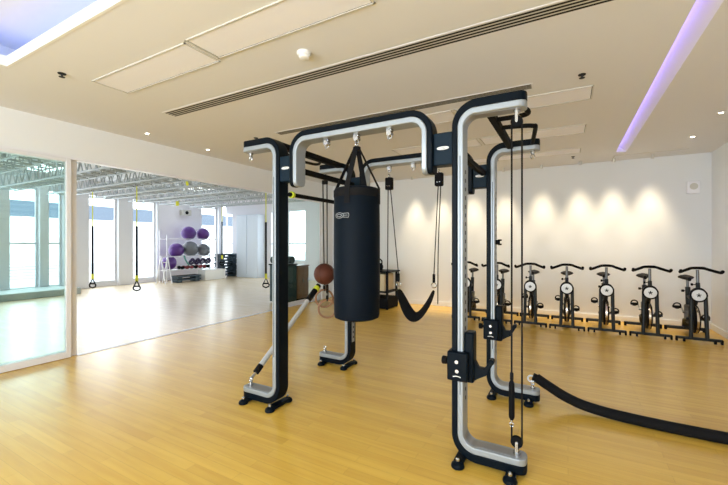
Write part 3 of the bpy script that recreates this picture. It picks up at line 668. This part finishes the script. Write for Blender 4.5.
for i, x in enumerate((-3.14, -2.51, -1.8, -1.15, -.45, .2, .72, 1.27)):
    o = root('wall_washer', (x, 7.93, ZC), 'small ceiling spotlight washing the back wall, number %s from the left' % ('one', 'two', 'three', 'four', 'five', 'six', 'seven', 'eight')[i], 'spotlight', 'wall washer spotlights')
    o['label'] = 'small grey spotlight above the back wall, ' + ('leftmost, far behind the sling', 'second from the left, behind the sling', 'third from the left, behind the nearest post', 'fourth from the left, behind the rear right post', 'above the fifth and sixth bikes', 'above the fourth bike', 'above the third bike', 'rightmost, left of the wall speaker')[i]
    MB().cyl((x, 7.93, ZC - .015), (x, 7.93, ZC), .02).build('bracket', 'diff', o)
    MB().cyl((x, 7.925, ZC - .015), (x, 7.945, ZC - .065), .018, .024).build('head', 'diff', o)
    spot(o, (x, 7.90, ZC - .09), (math.radians(5), 0, 0), 150, .96, 1.0, (1, .82, .56), .10)

# LED strips hidden in the tray and the long slot
def led(name, mb, m, lab):
    o = root(name, (0, 0, 0), lab, 'strip light')
    mb.build('strip', m, o)
x0, x1, y0, y1 = TRAY
ls = MB().box(x0 - .1, x1 + .1, y1 + .10, y1 + .125, ZC + .052, ZC + .062)
ls.box(x0 - .125, x0 - .10, y0, y1, ZC + .052, ZC + .062)
led('strip_light', ls, 'ledblue', 'blue strip light tucked behind the lip of the raised ceiling tray')
led('strip_light', MB().box(SLOT[0] - .07, SLOT[0] - .03, SLOT[2], SLOT[3] - .03, ZC + .051, ZC + .07), 'ledviolet', 'violet strip light along the narrow slot in the ceiling')

# ------------------------------------------------------------------ hall contents
def truss(y, x0, x1, zb, lab, h=.40, w=.46, pitch=.36):
    o = root('ceiling_truss', ((x0 + x1) / 2, y, zb), lab, 'truss', 'white lattice trusses in the hall')
    for z in (zb, zb + h):
        for yy in (y - w / 2, y + w / 2): MB().cyl((x0, yy, z), (x1, yy, z), .022, seg=8).build('chord', 'truss', o)
    n = int((x1 - x0) / pitch); l = MB()
    for i in range(n):
        a = x0 + (x1 - x0) * i / n; b = x0 + (x1 - x0) * (i + 1) / n; m = (a + b) / 2
        for yy in (y - w / 2, y + w / 2):
            l.cyl((a, yy, zb), (m, yy, zb + h), .012, seg=6).cyl((m, yy, zb + h), (b, yy, zb), .012, seg=6)
        for z in (zb, zb + h):
            l.cyl((a, y - w / 2, z), (m, y + w / 2, z), .011, seg=6).cyl((m, y + w / 2, z), (b, y - w / 2, z), .011, seg=6)
    l.build('lattice', 'truss', o)
    for x in (x0 + .4, (x0 + x1) / 2, x1 - .4): MB().cyl((x, y, zb + h), (x, y, HZ), .012, seg=8).cyl((x, y - w / 2, zb + h), (x, y + w / 2, zb + h), .012, seg=8).build('hanger', 'truss', o)
    return o
for y, lab in ((2.7, 'white lattice ceiling truss seen through the green tinted glass door'), (3.9, 'white lattice ceiling truss just behind the door stile'), (5.08, 'white lattice ceiling truss carrying the two leftmost suspension trainers'), (6.15, 'white lattice ceiling truss in the middle of the hall, between the strap rows'), (8.4, 'white lattice ceiling truss just in front of the farthest one'), (7.3, 'white lattice ceiling truss carrying the suspension trainer beside the front left post'), (9.6, 'white lattice ceiling truss farthest back, above the exercise balls')):
    truss(y, -13.1, -6.0, 2.85, lab)
def trainer(x, y, ztop, zbot, lab, yl):
    o = root('suspension_trainer', (x, y, ztop), lab, 'suspension trainer', 'suspension trainers hanging in the hall')
    L = ztop - zbot
    z1 = ztop - yl
    MB().ribbon([(x, y, ztop + .02), (x, y, z1)], .024, .006, (.875, .485, 0)).build('anchor_strap', 'yellow', o)
    MB().ribbon([(x, y, z1), (x, y, zbot + .32)], .045, .022, (.875, .485, 0)).build('main_strap', 'strap', o)
    MB().ribbon([(x, y, zbot + .36), (x, y, zbot + .22)], .06, .026, (.875, .485, 0)).build('adjuster', 'yellow', o)
    r = Vector((.875, .485, 0)); c_ = Vector((x, y, zbot))
    t = MB()
    tri = [c_ + Vector((0, 0, .24)), c_ + r * .085 + Vector((0, 0, .06)), c_ + r * .075 + Vector((0, 0, .02)), c_ + Vector((0, 0, -.01)), c_ - r * .075 + Vector((0, 0, .02)), c_ - r * .085 + Vector((0, 0, .06))]
    t.tube(tri, .018, 8, True); t.build('handle_loop', 'strap', o)
    MB().cyl(c_ - r * .07 + Vector((0, 0, .10)), c_ + r * .07 + Vector((0, 0, .10)), .019, seg=12).build('grip', 'blackmatt', o)
    MB().torus((x, y, ztop + .045), .03, .007, (.485, -.875, 0), 16, 6).build('clip', 'chrome', o)
trainer(-11.1, 5.08, 2.79, .25, 'yellow and black suspension trainer nearest the sliding door stile', .9)
trainer(-9.05, 5.08, 2.79, .30, 'yellow and black suspension trainer second from the door stile', .95)
trainer(-11.48, 9.6, 2.79, .60, 'yellow and black suspension trainer in front of the stacked steps', .55)
trainer(-7.03, 7.3, 2.79, .26, 'yellow and black suspension trainer right beside the front left post of the frame', .80)

for x, y, lab in ((-12.2, 4.4, 'square ceiling light in the hall above the far row of straps'), (-9.0, 6.7, 'square ceiling light in the middle of the hall'), (-9.0, 3.2, 'square ceiling light in the hall near the sliding door'), (-12.0, 8.9, 'square ceiling light in the hall above the exercise balls')):
    o = root('ceiling_light', (x, y, HZ), lab, 'ceiling light', 'square ceiling lights in the hall')
    MB().box(x - .62, x + .62, y - .32, y + .32, HZ - .03, HZ - .001).build('frame', 'white', o, .006)
    MB().box(x - .58, x + .58, y - .28, y + .28, HZ - .036, HZ - .029).build('diffuser', 'hall_lamp', o)

for x, y, zz, lab in ((-9.9, 7.3, 3.27, 'yellow webbing anchor wrapped round the truss, higher of the two'), (-12.0, 8.4, 2.87, 'yellow webbing anchor wrapped round the truss above the ball rack')):
    o = root('webbing_anchor', (x, y, zz), lab, 'webbing anchor', 'webbing anchors on the trusses')
    MB().ribbon([(x, y - .275, zz + .03), (x, y - .275, zz - .13)], .10, .012, (.875, .485, 0)).build('strap', 'yellow', o)
    MB().torus((x, y - .23, zz - .02), .045, .012, (1, 0, 0), 20, 8).build('loop', 'yellow', o)

# ball rack
RX = -12.85
rk = root('ball_rack', (RX, 9.3, 0), 'white wire rack of exercise balls against the far hall wall', 'rack')
for y in (8.15, 10.3):
    for x in (RX - .22, RX + .22): MB().cyl((x, y, 0), (x, y, 1.9 if x < RX else 1.72), .018, seg=10).build('upright', 'frame', rk)
for z in (.42, .93, 1.58):
    for x in (RX - .17, RX + .17): MB().cyl((x, 8.15, z), (x, 10.3, z), .016, seg=8).build('rail', 'frame', rk)
MB().box(RX - .2, RX + .2, 8.18, 9.95, .42, .44).build('shelf', 'frame', rk)
balls = ((8.37, .702, .26, 'purple', 'purple exercise ball lowest on the ball rack'), (8.655, 1.16, .27, 'purple', 'purple exercise ball on the middle tier left of the grey balls'), (9.24, 1.197, .30, 'ballgrey', 'large grey exercise ball in the middle of the ball rack'), (9.82, 1.148, .26, 'ballgrey', 'smaller grey exercise ball on the middle tier, right end'), (9.17, 1.81, .27, 'purple', 'purple exercise ball on the top tier, left'), (9.80, 1.785, .25, 'purple', 'purple exercise ball on the top tier, right'))
for y, z, r, m, lab in balls:
    o = root('exercise_ball', (RX, y, z), lab, 'exercise ball', 'exercise balls on the rack')
    MB().sphere((RX, y, z), r, 32).build('body', m, o)
    g = MB()
    for k in (-.5, -.25, 0, .25, .5): g.torus((RX, y, z + r * k), r * math.sqrt(1 - k * k) + .001, .004, (0, 0, 1), 40, 5)
    g.build('ridges', m, o)
# dumbbells on the shelf, purple loops of tubing, coiled green tube
for i in range(7):
    y = 8.78 + i * .19
    m = ('blackmatt', 'red', 'red', 'blackmatt', 'red', 'red', 'blackmatt')[i]
    o = root('dumbbell', (RX + .1, y, .50), ('black dumbbell first from the left on the ball rack shelf', 'red dumbbell second on the ball rack shelf', 'red dumbbell third on the ball rack shelf', 'black dumbbell in the middle of the ball rack shelf', 'red dumbbell fifth on the ball rack shelf', 'red dumbbell sixth on the ball rack shelf', 'black dumbbell last on the ball rack shelf')[i], 'dumbbell', 'dumbbells on the rack shelf')
    MB().cyl((RX - .05, y, .505), (RX + .22, y, .505), .018, seg=10).build('bar', 'chrome', o)
    for x in (RX - .05, RX + .14): MB().cyl((x, y, .505), (x + .08, y, .505), .064, seg=12).build('weight', m, o, .008)
    o.location = o.location
for i in range(4):
    y = 9.14 + i * .235
    o = root('resistance_band', (RX + .3, y, .6), 'dark purple loop of tubing on the ball rack, ' + ('leftmost in the bunch', 'second in the bunch', 'third in the bunch', 'rightmost in the bunch')[i], 'resistance band', 'purple tubing loops on the rack')
    for k in range(3): MB().torus((RX + .20 + .05 * k, y, .72 + (k - 1) * .03), .085, .026, (1, (k - 1) * .15, (k - 1) * .3), 20, 8).build('coil', 'darkpurple', o)
gt = root('tube_band', (RX + .25, 8.98, .8), 'green rubber tube band draped from the ball rack rail', 'resistance band')
MB().tube(smooth(((RX + .2, 8.84, .95), (RX + .24, 8.86, .82), (RX + .26, 8.92, .70), (RX + .28, 8.98, .60)), 6), .03, 10).build('tube', 'green', gt)
bx = root('white_box', (-12.3, 9.8, 0), 'white box on the floor in front of the ball rack', 'box')
MB().box(-12.55, -12.12, 9.36, 10.3, 0, .36).build('body', 'white', bx, .008)
MB().box(-12.565, -12.105, 9.345, 10.315, .36, .39).build('lid', 'white', bx, .006)
def step(x, y, z, lab, grp, ln=.95, wd=.38, ang=0):
    o = root('aerobic_step', (x, y, z), lab, 'aerobic step', grp)
    MB().box(x - wd / 2, x + wd / 2, y - ln / 2, y + ln / 2, z + .06, z + .115).build('platform', 'teal', o, .015)
    MB().box(x - wd / 2 + .02, x + wd / 2 - .02, y - ln / 2 + .02, y + ln / 2 - .02, z + .115, z + .120).build('mat', 'blackmatt', o, .002)
    for s in (-1, 1): MB().box(x - wd / 2 + .03, x + wd / 2 - .03, y + s * ln * .36 - .09, y + s * ln * .36 + .09, z, z + .06).build('riser', 'teal', o, .008)
    o.rotation_euler = (0, 0, ang)
words = ('lowest', 'second from the floor', 'third from the floor', 'fourth from the floor', 'fifth from the floor', 'sixth from the floor', 'seventh from the floor', 'topmost')
for i in range(8): step(-12.75, 10.85 + (.04 if i % 2 else 0), i * .1215, 'teal grey aerobic step, %s in the tall stack' % words[i], 'aerobic steps in the tall stack', .86, .42, (.0, .03, -.03, .02)[i % 4])
for i in range(2): step(-12.40, 8.75, i * .1215, 'teal grey aerobic step, %s of the short pile under the balls' % ('lower', 'upper')[i], 'aerobic steps in the short pile', 1.0, .40)
# chrome folding frame by the ball rack
cf = root('folding_frame', (-12.5, 7.95, 0), 'pale folding metal frame standing left of the ball rack', 'folding frame')
for y in (7.82, 8.06):
    MB().tube([(-12.2, y, 0), (-12.45, y, .95)], .02, 8).build('leg', 'frame', cf); MB().tube([(-12.75, y, 0), (-12.45, y, .95)], .02, 8).build('leg', 'frame', cf)
for z, xx in ((.25, -12.266), (.5, -12.332), (.75, -12.397)): MB().cyl((xx, 7.82, z), (xx, 8.06, z), .012, seg=8).build('rung', 'frame', cf)
MB().cyl((-12.45, 7.80, .95), (-12.45, 8.08, .95), .02, seg=8).build('top_bar', 'frame', cf)
hs = root('hall_speaker', (-13.3, 9.35, 2.62), 'small grey speaker high on the hall wall above the balls', 'speaker')
MB().box(-13.38, -13.2, 9.15, 9.55, 2.52, 2.74).build('case', 'diff', hs, .01)
MB().lathe([(.07, 0), (.07, .006), (.05, .008)], (-13.2, 9.35, 2.63), 18, (1, 0, 0)).build('grille', 'grey', hs)

# cabinets just beyond the right-hand glass
cb = root('wooden_cabinet', (-6.1, 7.39, 0), 'brown wooden cabinet behind the right-hand glass panel', 'cabinet')
MB().box(-6.35, -5.85, 7.18, 7.60, .05, .85).build('body', 'cabinet', cb, .005)
MB().box(-6.37, -5.83, 7.16, 7.62, .85, .88).build('top', 'cabinet', cb, .004)
MB().box(-6.33, -5.87, 7.2, 7.58, 0, .05).build('plinth', 'blackmatt', cb)
for y0, y1 in ((7.2, 7.385), (7.395, 7.58)):
    dd = MB().box(-5.85, -5.83, y0, y1, .08, .83).build('door', 'cabinet', cb, .003)
    MB().box(-5.83, -5.815, y1 - .05, y1 - .03, .45, .55).build('handle', 'chrome', dd)
cb = root('black_cabinet', (-6.1, 6.95, 0), 'black equipment cabinet left of the brown cabinet behind the glass', 'cabinet')
MB().box(-6.35, -5.85, 6.72, 7.13, .02, .9).build('body', 'darkteal', cb, .006)
MB().box(-6.37, -5.83, 6.70, 7.15, .9, .93).build('top', 'blackmatt', cb, .004)
MB().box(-6.3, -5.9, 6.75, 7.1, 0, .02).build('plinth', 'blackmatt', cb)
for i, y in enumerate((6.82, 7.02)):
    o = root('folded_mat', (-6.1, y, 1.0), ('rolled dark mat on the black cabinet, left', 'rolled dark mat on the black cabinet, right')[i], 'rolled mat', 'rolled mats on the cabinet')
    MB().cyl((-6.35, y, 1.024), (-5.88, y, 1.024), .088, seg=20).build('roll', 'darkteal', o, .006)
    MB().torus((-6.1, y, 1.024), .089, .006, (1, 0, 0), 24, 6).build('band', 'blackmatt', o)

for o in COL.objects:
    if o.type == 'EMPTY' and not o.get('label'): print('NO LABEL', o.name)
